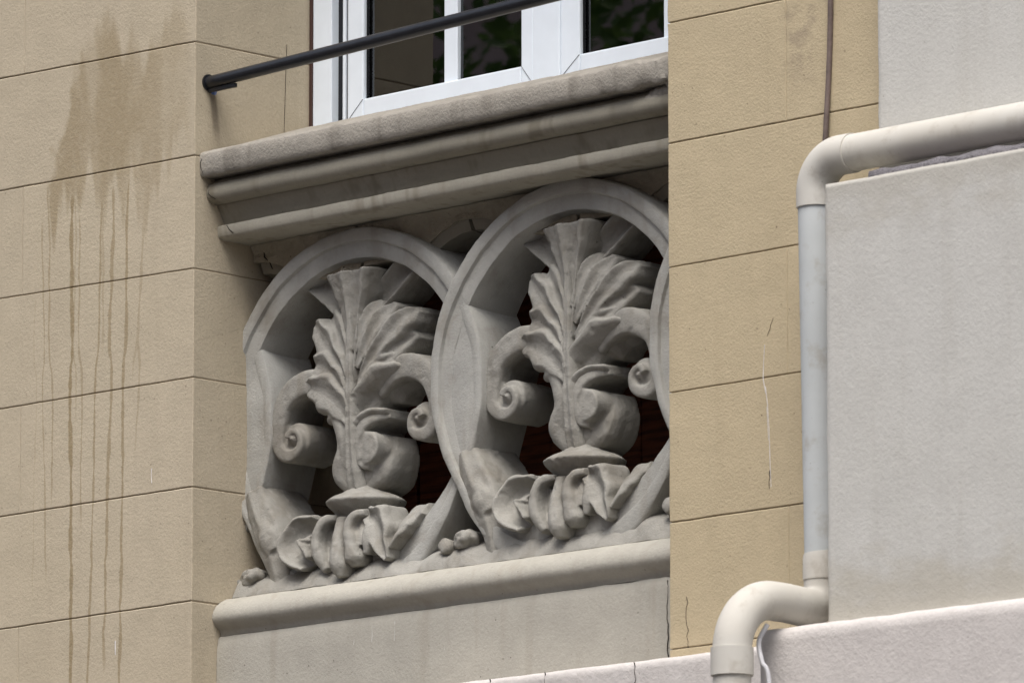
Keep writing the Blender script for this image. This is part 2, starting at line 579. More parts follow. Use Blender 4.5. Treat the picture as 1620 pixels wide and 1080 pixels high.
M['red'] = plain('red_cloth', (.20, .02, .03), .9, .1, 0, .2, 0, 12)
M['clip'] = plain('pale_clip', (.62, .70, .80), .4, .4)
M['room'] = plain('room_paint', (.22, .20, .18), .9, .1)
M['asphalt'] = plain('asphalt', (.055, .054, .053), .9, .2, 0, .3, .5, 3)
M['paving'] = plain('paving', (.27, .255, .235), .85, .2, 0, .2, .3, 2)
M['pink'] = plain('pink_render', (.78, .58, .53), .9, .1, 0, .15, .2, 1)
M['bark'] = plain('bark', (.11, .085, .06), .95, .1, 0, .4, .8, 7)


def wood_mat():
    g = NG('dark_wood')
    n = g.noise(3, 5, .6, g.scale((2, 2, 22)))
    c = g.mix(g.ramp(n, .35, .65), (.20, .060, .024), (.085, .026, .012))
    return g.done(c, .6, g.bump(n, .3, .003), .3)


M['wood'] = wood_mat()


def leaf_mat():
    g = NG('tree_leaf')
    c = g.mix(g.ramp(g.noise(2.5, 3), .35, .65), (.08, .15, .035), (.14, .21, .06))
    m_ = g.done(c, .55, None, .3)
    tl = g.n.new('ShaderNodeBsdfTranslucent'); mx = g.n.new('ShaderNodeMixShader'); mx.inputs[0].default_value = .45
    g.t.links.new(c, tl.inputs['Color'])
    g.t.links.new(g.bsdf.outputs[0], mx.inputs[1]); g.t.links.new(tl.outputs[0], mx.inputs[2])
    g.t.links.new(mx.outputs[0], g.n['Material Output'].inputs['Surface'])
    return m_


M['leaf'] = leaf_mat()


def glass_mat():
    g = NG('window_glass')
    fr = g.n.new('ShaderNodeFresnel'); fr.inputs[0].default_value = 1.95
    gl = g.n.new('ShaderNodeBsdfGlossy'); gl.inputs['Roughness'].default_value = 0.003
    gl.inputs['Color'].default_value = (.95, .97, 1, 1)
    tr = g.n.new('ShaderNodeBsdfTransparent'); tr.inputs['Color'].default_value = (.80, .87, .85, 1)
    mx = g.n.new('ShaderNodeMixShader')
    g.t.links.new(fr.outputs[0], mx.inputs[0]); g.t.links.new(tr.outputs[0], mx.inputs[1]); g.t.links.new(gl.outputs[0], mx.inputs[2])
    g.t.links.new(mx.outputs[0], g.n['Material Output'].inputs['Surface'])
    return g.mat


M['glass'] = glass_mat()

# ------------------------------------------------------------------ the setting: street and what lies across it
GZ = -5.9
st = mesh_from('street', [(-140, -140, GZ), (140, -140, GZ), (140, 140, GZ), (-140, 140, GZ)], [(0, 1, 2, 3)])
tag(link('street', st, M['asphalt']), kind='structure')
tag(link('pavement', sharp_box(-60, 60, -3.0, -.1, GZ-.05, GZ+.13, .01), M['paving']), kind='structure')
tag(link('pavement', sharp_box(-60, 60, -21.8, -12.5, GZ-.05, GZ+.13, .01), M['paving']), kind='structure')

# ------------------------------------------------------------------ piers
def pier(name, label, x0, x1, beds, mat, vj, top, bot, ydeep=.98, offs=0):
    """beds: (z at x=0 side, slope) of each scored joint, falling"""
    root = empty(name, ((x0+x1)/2, .3, bot), label, 'pier')
    G = .0018
    link('backing', rough_box(x0+.0015, x1-.0015, .004, ydeep, bot, top, .2, .0004), M['joint'], root)
    zs = [(top, 0.0)]+beds+[(bot, 0.0)]
    for i in range(len(zs)-1):
        (za, sa), (zb, sb) = zs[i], zs[i+1]
        sh = (sb, sa)
        cuts = [x0]
        xj = vj[(i+offs) % 2]
        if xj is not None: cuts.append(xj)
        cuts.append(x1)
        for a, b in zip(cuts[:-1], cuts[1:]):
            g1 = .0003 if a != x0 else 0
            g2 = .0003 if b != x1 else 0
            me = rough_box(a+g1, b-g2, 0, ydeep-.01, zb+G, za-G, .035, .0011, .0018, sh)
            link('stone_block', me, mat, root)
    return root


LB = [(.969+.366*k, -.012) for k in range(5, 0, -1)]+[(.969, -.019), (.600, -.014), (.235, -.022), (-.114, -.006), (-.464, -.002), (-.827, .003)]+[(-.827-.364*k, 0) for k in range(1, 5)]
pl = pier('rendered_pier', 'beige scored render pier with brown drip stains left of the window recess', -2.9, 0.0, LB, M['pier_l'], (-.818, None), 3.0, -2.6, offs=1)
RB = [(.707+.366*k, 0) for k in range(6, 0, -1)]+[(.709, 0), (.341, 0), (-.035, 0), (-.413, 0), (-.802, 0), (-1.18, 0), (-1.56, 0), (-1.94, 0)]
pr_ = pier('rendered_pier', 'plain ochre scored render pier between the window recess and the drainpipe', 2.076, 3.35, RB, M['pier_r'], (2.556, None), 3.0, -2.6, offs=1)

# scratches and plaster cracks on the piers
def mark(name, pts, wd, mat, parent, axis='y'):
    return link(name, ribbon(pts, wd, axis), mat, parent)


mark('paint_scratch', [(2.465, -.0008, -.315), (2.460, -.0008, -.37), (2.458, -.0008, -.417), (2.468, -.0005, -.46)], .0019, M['chalk'], pr_)
mark('paint_scratch', [(2.467, -.0008, -.44), (2.475, -.0008, -.495), (2.481, -.0008, -.57), (2.483, -.0008, -.65), (2.487, -.0005, -.74)], .0019, M['chalk'], pr_)
mark('paint_scratch', [(2.472, -.0008, -.50), (2.476, -.0008, -.56), (2.478, -.0005, -.60)], .0014, M['chalk'], pr_)
mark('crack', jag((2.482, -.0008, -.69), (2.481, -.0008, -.745), 5, .003), .0016, M['crack'], pr_)
mark('crack', jag((2.145, -.0008, -1.03), (2.15, -.0004, -1.18), 9, .006), .0007, M['crack'], pr_)
mark('crack', jag((2.50, -.0003, -.24), (2.475, -.0003, -.29), 5, .003), .0004, M['crack'], pr_)
mark('paint_scratch', [(-.190, -.0008, -.385), (-.191, -.0008, -.41), (-.189, -.0008, -.432)], .0022, M['chalk'], pl)
mark('paint_scratch', [(-.354, -.0008, -.92), (-.353, -.0008, -.965)], .0032, M['chalk'], pl)
mark('crack', [(.0008, .40, 1.02), (.0008, .395, .9), (.0008, .39, .73)], .0003, M['crack'], pl, 'x')

# wall over the window, closing the recess
tag(link('lintel_wall', rough_box(.002, 2.074, .06, .60, 2.50, 3.0, .1), M['pier_l']), 'beige rendered wall strip bridging the recess above the window', 'wall')

# ------------------------------------------------------------------ cornice with sloping sill
cor = empty('sill_cornice', (1.04, .3, .345), 'grimy moulded stone sill and cornice running under the white window', 'cornice')
def sill_wear(x, y, z):
    return 1.0+3.5*max(0, 1-abs(x-1.95)/.30)*(1 if y < .1 else 0)
sl = [(.62, .775), (.46, .752), (.30, .698), (.16, .652), (.07, .626), (.034, .6135), (.0245, .608), (.0205, .601), (.020, .575), (.021, .555), (.023, .540), (.028, .5335), (.036, .532), (.12, .534), (.62, .535)]
link('sill_slab', smooth_by_angle(extrude_profile(sl, .001, 2.075, 200, .0022, .004, 9, wear=sill_wear), 40), M['sill'], cor)
rl = [(.60, .5335), (.088, .5325), (.082, .526), (.072, .520), (.060, .511), (.053, .500), (.050, .486), (.052, .472), (.060, .461), (.074, .454), (.092, .4515), (.108, .4515), (.60, .452)]
link('roll_moulding', smooth_by_angle(extrude_profile(rl, .001, 2.075, 140, .0016, .003, 8), 50), M['cornice'], cor)
fa = [(.60, .4505), (.098, .4505), (.099, .446), (.110, .428), (.121, .408), (.128, .393), (.130, .386), (.60, .386)]
link('fascia', smooth_by_angle(extrude_profile(fa, .001, 2.075, 140, .0014, .002, 8), 50), M['cornice'], cor)
fi = [(.60, .385), (.106, .3855), (.101, .3835), (.099, .378), (.100, .364), (.102, .352), (.106, .346), (.114, .342), (.124, .340), (.60, .34)]
link('fillet', smooth_by_angle(extrude_profile(fi, .001, 2.075, 170, .0020, .002, 9), 40), M['fillet'], cor)
mark('crack', [(.010, .0200, .590), (.004, .0200, .575), (.008, .0205, .558), (.016, .022, .542)], .0010, M['crack'], cor)
mark('crack', [(.012, .052, .494), (.010, .0495, .482), (.02, .051, .472), (.035, .058, .462)], .0010, M['crack'], cor)
mark('crack', [(.045, .0988, .381), (.055, .099, .368), (.072, .1005, .353)], .0012, M['crack'], cor)

pb_ = bmesh.new()
for (cx_, cy_, cz_, a_, b_, c_) in ((2.01, .085, .522, .095, .034, .026), (2.045, .082, .495, .06, .030, .042), (1.97, .082, .505, .08, .028, .022), (2.055, .055, .565, .04, .030, .045)):
    bmesh.ops.create_icosphere(pb_, subdivisions=3, radius=1, matrix=Matrix.Translation((cx_, cy_, cz_)) @ Matrix.Diagonal((a_, b_, c_, 1)))
link('mortar_patch', carve(pb_, .005, 2, .006), M['sill'], cor)

# ------------------------------------------------------------------ spandrels between the rings
CX = [.489-.956, .489, 1.445, 2.401]
CZ = [-.283, -.272, -.250, -.240]
RO, RG, RI = .600, .556, .503
for i, nm in enumerate(('left', 'middle', 'right')):
    xm = (CX[i]+CX[i+1])/2
    zc = (CZ[i]+CZ[i+1])/2
    lab = {'left': 'weathered stone spandrel in the dark top left corner beside the left ring',
           'middle': 'weathered stone spandrel with small arch between the two big rings',
           'right': 'weathered stone spandrel above the right ring, cut off by the ochre pier'}[nm]
    root = empty('spandrel', (xm, .27, zc+.5), lab, 'spandrel', 'spandrels over the rings')
    x0, x1 = max(.004, xm-.47), min(2.072, xm+.47)
    n = 40
    verts, faces = [], []
    ah, aw = .262+zc+.262, .225                 # crown height of the small arch over the ring axis
    def under(x):
        t = abs(x-xm)/aw
        if t >= 1: return zc+.262+.30-.09
        return zc+.262+.30-.09*t*t
    nz = 8
    for yy in (.262, .40):
        for a in range(n+1):
            x = x0+(x1-x0)*a/n
            zb, zt = under(x), .339
            for b in range(nz+1):
                p = Vector((x, yy, zb+(zt-zb)*b/nz))
                if yy < .3:
                    p.y += .012*noise.noise(p*18)+.007*noise.noise(p*50)-.05*max(0, b/nz-.55)
                verts.append(p)
    S = (n+1)*(nz+1)
    idx = lambda s, a, b: s*S+a*(nz+1)+b
    for a in range(n):
        for b in range(nz):
            faces.append((idx(0, a, b), idx(0, a+1, b), idx(0, a+1, b+1), idx(0, a, b+1)))
            faces.append((idx(1, a, b), idx(1, a, b+1), idx(1, a+1, b+1), idx(1, a+1, b)))
        faces.append((idx(0, a, 0), idx(1, a, 0), idx(1, a+1, 0), idx(0, a+1, 0)))
        faces.append((idx(0, a, nz), idx(0, a+1, nz), idx(1, a+1, nz), idx(1, a, nz)))
    for a in (0, n):
        for b in range(nz):
            faces.append((idx(0, a, b), idx(0, a, b+1), idx(1, a, b+1), idx(1, a, b)))
    link('panel', smooth_by_angle(mesh_from('panel', verts, faces), 60), M['spandrel'], root)
    for s in (-1, 1):                          # two voussoirs forming the arched rim
        v2, f2 = [], []
        ns = 12
        for a in range(ns+1):
            t = s*(.008+(aw*.98)*a/ns)
            x = xm+t
            z0 = under(x)
            for (yy, dz) in ((.285, -.034), (.274, -.006), (.272, .004), (.31, .010), (.41, .010), (.41, -.036), (.33, -.040)):
                p = Vector((x, yy, z0+dz)); p += wob(p, 30, .003)
                v2.append(p)
        for a in range(ns):
            for b in range(7):
                q, q2 = a*7+b, a*7+(b+1) % 7
                f2.append((q, q2, q2+7, q+7))
        f2.append(tuple(range(7))); f2.append(tuple(range(ns*7, ns*7+7)))
        if x0-.02 < xm+s*.1 < x1+.02:
            link('arch_stone', smooth_by_angle(mesh_from('arch_stone', v2, f2), 50), M['cornice'], root)
mark('crack', [(.045, .262, .325), (.05, .258, .30), (.075, .258, .28), (.09, .256, .255)], .002, M['crack'], root)

# ------------------------------------------------------------------ stone rings
def tab(T, a):
    for (x0, y0), (x1, y1) in zip(T[:-1], T[1:]):
        if a <= x1:
            t = (a-x0)/(x1-x0); t = t*t*(3-2*t)
            return y0+(y1-y0)*t
    return T[-1][1]


# outer and inner radius against the elevation angle: the rings pinch in low down, then flare into feet
T_OUT = [(-90, .600), (-62, .598), (-46, .574), (-32, .556), (-16, .568), (0, .585), (22, .600), (90, .600)]
T_IN = [(-90, .440), (-60, .452), (-42, .474), (-26, .494), (-8, .503), (90, .503)]


def ring_mesh(a0=0, a1=360, step=2.2):
    # profile: radial place 0 (inner edge) .. 1 (outer edge), depth
    P = [(.96, .003), (.88, 0), (.63, 0), (.56, .003), (.535, .009), (.51, .0135), (.44, .0145), (.12, .016), (.03, .019), (.0, .026), (-.04, .06), (-.10, .13), (-.14, .215), (.7, .215), (1, .21), (1, .10), (1, .010)]
    full = a1-a0 >= 359.9
    n = int((a1-a0)/step)
    verts, faces = [], []
    k = len(P)
    sd_ = Vector((random.random()*9, random.random()*9, 0))
    for i in range(n if full else n+1):
        deg = a0+(a1-a0)*i/n
        a = R(deg)
        el = math.degrees(math.asin(max(-1, min(1, math.sin(a)))))
        ro, ri = tab(T_OUT, el), tab(T_IN, el)
        for (f, y) in P:
            r = ri+(ro-ri)*f
            p = Vector((r*math.cos(a), y, r*math.sin(a)))
            p += wob(p+sd_, 11, .0030)+wob(p+sd_, 38, .0014)
            verts.append(p)
    for i in range(n):
        i2 = (i+1) % n if full else i+1
        for j in range(k):
            faces.append((i*k+j, i*k+(j+1) % k, i2*k+(j+1) % k, i2*k+j))
    if not full:
        faces.append(tuple(range(k))); faces.append(tuple(range(n*k, n*k+k)))
    return smooth_by_angle(mesh_from('ring', verts, faces), 38)


def newbm(): return bmesh.new()


# each carved part is modelled once, in ring coordinates (origin at the ring's centre)
PARTS = []
def part(name, bm, mat='stone', vox=.005, sm=4, amp=.0018):
    PARTS.append((name, carve(bm, vox, sm, amp), mat))


# stem with its flared top
b = newbm()
blade(b, [(0, -.25, -.02), (0, -.15, .000), (0, -.02, .008), (0, .14, .009), (-.002, .28, .008), (-.004, .40, .006)], [.036, .030, .024, .017, .014, .010], STEM, -.15, 40, .8)
part('stem', b, vox=.004, sm=3)
b = newbm()
blade(b, [(0, .05, .002), (0, .18, .006), (-.002, .32, .010), (-.003, .40, .020), (-.004, .462, .032)], [.016, .028, .056, .090, .112], SHEATH, -.16, 26, 1.1)
part('flared_calyx', b, vox=.004, sm=3)
# lower vase body
b = newbm()
blade(b, [(0, -.235, -.05), (0, -.19, -.035), (0, -.11, -.035), (0, -.01, -.035), (0, .10, -.03)], [.036, .066, .060, .060, .04], CVX, -.18, 24)
part('vase_body', b)
# foot
b = newbm()
bm_lathe(b, [(.03, -.17), (.038, -.200), (.050, -.220), (.078, -.238), (.110, -.252), (.128, -.263), (.127, -.270), (.112, -.286), (.092, -.305), (.074, -.33), (.07, -.42)], (0, .075))
part('foot', b, vox=.004, sm=3)
HOOD = [(-1, -.100), (-.85, -.088), (-.5, -.066), (-.1, -.040), (.25, -.014), (.55, -.001), (.8, .002), (.93, -.006), (1, -.032)]
RIM = [(-1, -.040), (-.97, -.012), (-.90, .002), (-.80, .001), (-.5, -.013), (-.14, -.020), (-.05, -.016), (.05, -.016), (.14, -.020), (.5, -.013), (.80, .001), (.90, .002), (.97, -.012), (1, -.040)]
FLESH = [(-1, -.038), (-.92, -.016), (-.72, -.006), (-.4, -.008), (-.1, -.013), (.2, -.011), (.5, -.002), (.75, .005), (.9, -.003), (1, -.032)]
LOBES = [   # path, half widths, front, scallop
    ([(.008, .085, -.014), (.055, .175, -.026), (.105, .250, -.040), (.145, .300, -.060)], [.016, .044, .064, .050], CVX, 0),
    ([(.020, .200, .004), (.054, .285, .002), (.084, .336, -.012), (.100, .364, -.042)], [.010, .022, .028, .012], FLESH, .04),
    ([(.028, .150, .004), (.082, .240, .003), (.128, .305, -.008), (.158, .347, -.045)], [.010, .026, .036, .014], FLESH, .05),
    ([(.032, .105, .004), (.106, .190, .004), (.172, .254, -.006), (.220, .294, -.020), (.248, .318, -.055)], [.010, .026, .040, .040, .014], FLESH, .06),
    ([(.045, .090, .002), (.122, .154, -.006), (.185, .204, -.020), (.242, .238, -.055)], [.014, .034, .040, .012], FLESH, .07),
    ([(.020, .055, .002), (.080, .112, .000), (.142, .150, -.006), (.210, .168, -.036)], [.018, .034, .042, .012], HOOD, .12),
    ([(.002, -.02, .006), (.045, .050, .008), (.110, .092, .008), (.180, .114, -.004), (.242, .116, -.036)], [.014, .042, .058, .046, .012], HOOD, .12),
]
LOBES_L = [
    ([(.006, .15, .002), (.055, .240, -.004), (.100, .300, -.018), (.138, .340, -.046)], [.014, .042, .056, .036], FLESH, .05),
    ([(.004, .09, .004), (.065, .180, .003), (.122, .246, -.004), (.172, .296, -.016), (.212, .326, -.048)], [.012, .034, .050, .046, .014], FLESH, .11),
    ([(.06, .13, -.006), (.115, .194, -.016), (.152, .232, -.030), (.176, .246, -.055)], [.018, .032, .030, .010], CVX, .08),
    ([(.010, .055, .004), (.075, .122, .005), (.135, .166, -.002), (.182, .186, -.016), (.208, .190, -.05)], [.016, .048, .060, .044, .014], FLESH, .10),
    ([(.002, -.03, .006), (.050, .040, .009), (.115, .086, .006), (.185, .112, -.004), (.252, .122, -.036)], [.014, .052, .066, .046, .006], FLESH, .10),
]
for s in (1, -1):
    b = newbm()
    for (pth, hw, pf, scl) in (LOBES if s == 1 else LOBES_L):
        blade(b, pth, hw, pf, -.17, 36, 1.0, s, scl)
    blade(b, [(.0, -.02, -.035), (.05, .10, -.045), (.11, .21, -.055), (.14, .26, -.075)], [.04, .075, .085, .05], CVX, -.165, 20, 1, s)
    if s == 1:      # hollow side: lip over the curl
        blade(b, [(.004, -.10, .004), (.030, -.035, .004), (.075, -.004, -.004), (.130, .002, -.03)], [.014, .026, .022, .014], HOOD, -.17, 24, .7, s)
    else:           # cheek side: the leaf runs down into a bulb
        blade(b, [(.050, .075, -.006), (.066, .02, -.008), (.050, -.05, -.006), (.048, -.10, -.010), (.066, -.160, -.016), (.028, -.228, -.03)], [.040, .048, .034, .036, .050, .028], CVX, -.17, 34, 1, s)
        blade(b, [(.06, .01, -.006), (.10, .012, -.012), (.132, .004, -.03)], [.03, .026, .014], CVX, -.17, 16, 1, s)
    part('acanthus_leaf', b, vox=.004, sm=3, amp=.0016)
    # strut from the calyx up to the ring
    b = newbm()
    blade(b, [(.045, .335, -.03), (.10, .385, -.04), (.155, .428, -.045), (.215, .470, -.045)], [.040, .048, .050, .050], DEEP, -.19, 16, .9, s)
    part('strut', b)
    # arm rolling out into the big volute
    c0 = (.285, -.040)
    pth = [(.08, .075, -.04), (.145, .118, -.026), (.215, .138, -.018), (.284, .120, -.016), (.336, .076, -.018)]
    hw = [.030, .038, .042, .040, .036]
    for q in range(0, 10):
        a = R(22-q*40)
        rr = .078-.030*min(1, q/2.6)-.028*max(0, q-2.6)/6.4
        pth.append((c0[0]+rr*math.cos(a), c0[1]+rr*math.sin(a), -.022+.010*(q/9)))
        hw.append(max(.032-.013*min(1, q/2.6)-.003*max(0, q-2.6), .010))
    b = newbm()
    blade(b, pth, hw, FLAT, -.19, 110, 1.0, s)
    bm_disc_prism(b, c0, .058, -.044, -.19, mirror=s, dome=.014)
    bm_disc_prism(b, (c0[0]-.004, c0[1]+.004), .034, -.046, -.10, mirror=s, dome=.036)
    part('volute', b, vox=.0042, sm=5, amp=.0014)
# broad curl tucked under the leaf on the hollow side
b = newbm()
blade(b, [(.130, -.004, -.05), (.090, -.008, -.024), (.050, -.028, -.008), (.024, -.068, -.002), (.018, -.112, -.004), (.036, -.150, -.012), (.064, -.164, -.024)], [.012, .016, .018, .018, .017, .014, .010], FLAT, -.19, 60, 1.0)
bm_disc_prism(b, (.062, -.104), .050, -.013, -.19, dome=.004)
blade(b, [(.056, -.075, -.080), (.070, -.130, -.066), (.064, -.180, -.050), (.018, -.232, -.05)], [.050, .054, .046, .024], CVX, -.19, 26, 1)
part('curl', b, vox=.0042, sm=3, amp=.0018)

# leaves draped over the foot of the ring
RIDGE = [(-1, -.020), (-.92, -.006), (-.6, .000), (-.25, .006), (-.05, .010), (.15, .002), (.5, -.004), (.9, -.008), (1, -.022)]
BOWL = [(-1, -.045), (-.98, -.014), (-.90, .001), (-.76, .005), (-.60, -.006), (-.32, -.036), (0, -.048), (.32, -.036), (.60, -.006), (.76, .005), (.90, .001), (.98, -.014), (1, -.045)]
DRAPE = [   # each leaf: pieces fused into one
    [([(-.150, -.326, .004), (-.205, -.352, .036), (-.212, -.400, .058), (-.150, -.455, .050)], [.040, .056, .060, .030], BOWL, -.10, 1.1, .06)],
    [([(-.034, -.318, .024), (-.078, -.326, .044), (-.104, -.372, .052), (-.096, -.430, .056), (-.060, -.486, .046)], [.012, .015, .016, .018, .014], CVX, -.05, .6, .05),
     ([(-.060, -.35, .0), (-.055, -.40, .010), (-.045, -.45, .024)], [.035, .04, .025], CVX, -.06, .8, 0)],
    [([(-.016, -.318, .026), (-.014, -.370, .046), (-.004, -.425, .066), (.008, -.478, .076), (.016, -.516, .058)], [.024, .020, .024, .034, .016], CVX, -.06, .9, .06)],
    [([(.086, -.314, .020), (.052, -.322, .040), (.034, -.358, .048), (.046, -.410, .056), (.060, -.458, .060), (.064, -.484, .044)], [.012, .014, .016, .022, .032, .018], CVX, -.05, .7, .04),
     ([(.070, -.335, .0), (.066, -.38, .02), (.07, -.42, .035)], [.03, .03, .02], CVX, -.06, .8, 0)],
    [([(.088, -.318, .014), (.128, -.345, .026), (.158, -.386, .034), (.182, -.432, .046), (.206, -.476, .044)], [.030, .056, .050, .034, .010], GUT, -.09, .9, .08),
     ([(.10, -.36, .02), (.112, -.405, .034), (.106, -.45, .036)], [.03, .034, .012], CVX, -.06, .8, 0)],
    [([(.310, -.320, -.004), (.262, -.352, .020), (.228, -.395, .036), (.208, -.438, .040)], [.030, .042, .034, .014], HOOD, -.09, .6, .08)],
]
for pieces in DRAPE:
    b = newbm()
    for (pth, hw, pf, wb, kk, scl) in pieces:
        blade(b, pth, hw, pf, wb, 28, kk, 1, scl)
    part('drape_leaf', b, vox=.0038, sm=2, amp=.002)
for s in (1, -1):
    b = newbm()
    if s == 1:
        blade(b, [(-.448, -.188, .002), (-.412, -.258, .012), (-.368, -.325, .020), (-.334, -.395, .020), (-.312, -.460, .016), (-.300, -.53, .012)], [.036, .050, .056, .056, .046, .040], RIDGE, -.195, 34, 1.0, s)
        blade(b, [(-.385, -.290, .018), (-.352, -.350, .034), (-.325, -.398, .030)], [.024, .042, .034], CVX, -.10, 16, .8, s)
        part('sleeve_leaf', b, sm=3, amp=.002)
    else:
        b.free()
    b = newbm()
    r_ = bmesh.ops.create_icosphere(b, subdivisions=3, radius=1, matrix=Matrix.Translation((s*.440, .020, -.466)) @ Matrix.Diagonal((.028+.018*(s < 0), .05, .032, 1)))
    part('bud', b, sm=1, amp=.013)

LABS = {1: ('stone roundel with carved acanthus vase nearer the stained beige pier', 'roundel'),
        2: ('stone roundel with carved acanthus vase nearer the ochre pier, partly hidden by it', 'roundel')}
ROOTS = {}
for i in (1, 2):
    y = .231-.016*i
    root = empty('stone_roundel', (CX[i], y, CZ[i]-.6), LABS[i][0], LABS[i][1], 'carved ring panels of the parapet')
    ROOTS[i] = root
    link('ring', ring_mesh(), M['ring'], root, (0, 0, .6))
    for (nm, me, mt) in PARTS:
        me = me.copy()                          # each carving has its own wear
        sd_ = Vector((i*5.3, i*2.1, 1.7))
        nv = [v.normal.copy() for v in me.vertices]
        for v, nn in zip(me.vertices, nv):
            q = v.co+sd_
            c = noise.noise(q*9)
            v.co += nn*(.0025*c+.0014*noise.noise(q*27)-.008*max(0, noise.noise(q*34+sd_)-.40))
        o = link(nm, me, M[mt], root, (0, .215-y, .6))
edge_l = empty('stone_roundel', (.06, .231, CZ[0]-.6), 'curved sliver of a stone ring emerging from the stained pier reveal', 'roundel', 'carved ring panels of the parapet')
link('ring', ring_mesh(-40, 40), M['ring'], edge_l, (CX[0]-.06, 0, .6))
edge_r = empty('stone_roundel', (2.0, .183, CZ[3]-.6), 'curved sliver of a third stone ring beside the ochre pier', 'roundel', 'carved ring panels of the parapet')
link('ring', ring_mesh(122, 238), M['ring'], edge_r, (CX[3]-2.0, 0, .6))
for (nm, me, mt) in PARTS:                     # only what would stand clear of the pier
    if nm == 'bud' and me.vertices[0].co.x < 0:
        link(nm, me, M[mt], edge_r, (CX[3]-2.0, .215-.183, .6))
    if nm == 'sleeve_leaf' and me.vertices[0].co.x < 0:
        link(nm, me, M[mt], edge_r, (CX[3]-2.0, .215-.183, .6))
for (nm, me, mt) in PARTS:
    if nm == 'bud' and me.vertices[0].co.x > 0:
        link(nm, me, M[mt], edge_l, (CX[0]-.06, .215-.231, .6))

def web_mesh(d, dz, yf, yb):
    """almond of stone between a ring at 0 and its right neighbour at (d, dz); front at yf"""
    L, Rr = [], []
    for q in range(-60, 61):
        el = q*.75
        r = tab(T_OUT, el)-.012
        Rr.append((r*math.sin(R(el)), r*math.cos(R(el))))
        L.append((r*math.sin(R(el))+dz, d-r*math.cos(R(el))))
    def at(T, v):
        for (v0, u0), (v1, u1) in zip(T[:-1], T[1:]):
            if v0 <= v <= v1: return u0+(u1-u0)*(v-v0)/(v1-v0)
        return None
    rows = []
    for k in range(90):
        v = -.40+.8*k/89
        a, b = at(L, v), at(Rr, v)
        if a is not None and b is not None and b-a > .004: rows.append((v, a, b))
    verts, faces, nu = [], [], 10
    for (v, a, b) in rows:
        for y in (yf, yb):
            for j in range(nu+1):
                p = Vector((a+(b-a)*j/nu, y, v))
                verts.append(p+wob(p, 12, .0025)+wob(p, 40, .001))
    S = 2*(nu+1)
    for i in range(len(rows)-1):
        for j in range(nu):
            o = i*S+j
            faces.append((o, o+1, o+1+S, o+S))
            o += nu+1
            faces.append((o, o+S, o+1+S, o+1))
        for j in (0, nu):
            o = i*S+j
            faces.append((o, o+S, o+S+nu+1, o+nu+1))
    n_ = len(rows)-1
    for i in (0, n_):
        for j in range(nu):
            o = i*S+j
            faces.append((o, o+1, o+nu+2, o+nu+1))
    return smooth_by_angle(mesh_from('web', verts, faces), 40)


wb = web_mesh(CX[1]-CX[0], CZ[1]-CZ[0], .003, .205)
link('web', wb, M['ring'], edge_l, (CX[0]-.06, 0, .6))
for i in (1, 2):
    link('web', web_mesh(CX[i+1]-CX[i], CZ[i+1]-CZ[i], .003, .205), M['ring'], ROOTS[i], (0, 0, .6))

# ------------------------------------------------------------------ parapet base: rubble bed, roll and dado
base = empty('parapet_base', (1.04, .3, -1.6), 'pale stone base with rounded moulding under the carved rings', 'plinth')
n, verts, faces = 150, [], []
PB = [(.60, -.69), (.36, -.705), (.29, -.712), (.25, -.722), (.225, -.735), (.208, -.750), (.194, -.766), (.182, -.782), (.174, -.796), (.172, -.802), (.60, -.802)]
for i in range(n+1):
    x = .002+2.072*i/n
    for (yy, zz) in PB:
        p = Vector((x, yy, zz-.004*x))
        k = 1 if yy < .4 else 0
        p.z += k*(.020*noise.noise(Vector((x*7, yy*6, 2)))+.008*noise.noise(Vector((x*25, yy*20, 5))))*(1 if zz > -.79 else .15)
        p.y += k*(.010*noise.noise(Vector((x*9, zz*9, 8)))+.006*noise.noise(Vector((x*30, zz*30, 1))))
        verts.append(p)
k = len(PB)
for i in range(n):
    for j in range(k):
        faces.append((i*k+j, i*k+(j+1) % k, (i+1)*k+(j+1) % k, (i+1)*k+j))
faces.append(tuple(range(k))); faces.append(tuple(range(n*k, n*k+k)))
link('rough_bed', smooth_by_angle(mesh_from('bed', verts, faces), 60), M['stone'], base)
rp = [(.58, -.8035), (.175, -.8035), (.168, -.8085), (.158, -.8075), (.148, -.808), (.126, -.819), (.106, -.834), (.094, -.851), (.0885, -.867), (.089, -.879), (.095, -.891), (.107, -.901), (.119, -.909), (.125, -.918), (.126, -.928), (.58, -.93)]
link('roll_moulding', smooth_by_angle(extrude_profile(rp, .001, 2.075, 150, .0016, -.004, 8), 50), M['dado'], base)
dp = [(.57, -.931), (.121, -.9305), (.116, -.938), (.112, -.955), (.110, -1.0), (.107, -1.1), (.104, -1.3), (.104, -1.6), (.57, -1.6)]
dp2 = dp[:4]+[(.110-.004*(q/14), -.97-.62*q/14) for q in range(15)]+dp[-2:]
def dado_wear(x, y, z): return 1+2.5*max(0, 1-abs(x-1.93)/.35)
link('dado', smooth_by_angle(extrude_profile(dp2, .001, 2.075, 150, .0015, -.004, 8, wear=dado_wear), 50), M['dado'], base)
mark('lime_streak', [(0.620, .1115, -0.985), (0.622, .1105, -1.000), (0.620, .1095, -1.015)], .0018, M['chalk2'], base)
mark('lime_streak', [(0.700, .1115, -0.965), (0.702, .1105, -0.990), (0.700, .1095, -1.015)], .0018, M['chalk2'], base)
mark('lime_streak', [(0.800, .1115, -0.960), (0.802, .1105, -0.990), (0.800, .1095, -1.020)], .0018, M['chalk2'], base)
mark('lime_streak', [(1.020, .1115, -1.040), (1.022, .1105, -1.055), (1.020, .1095, -1.070)], .0018, M['chalk2'], base)
mark('lime_streak', [(0.930, .1115, -1.090), (0.932, .1105, -1.096), (0.930, .1095, -1.102)], .0018, M['chalk2'], base)
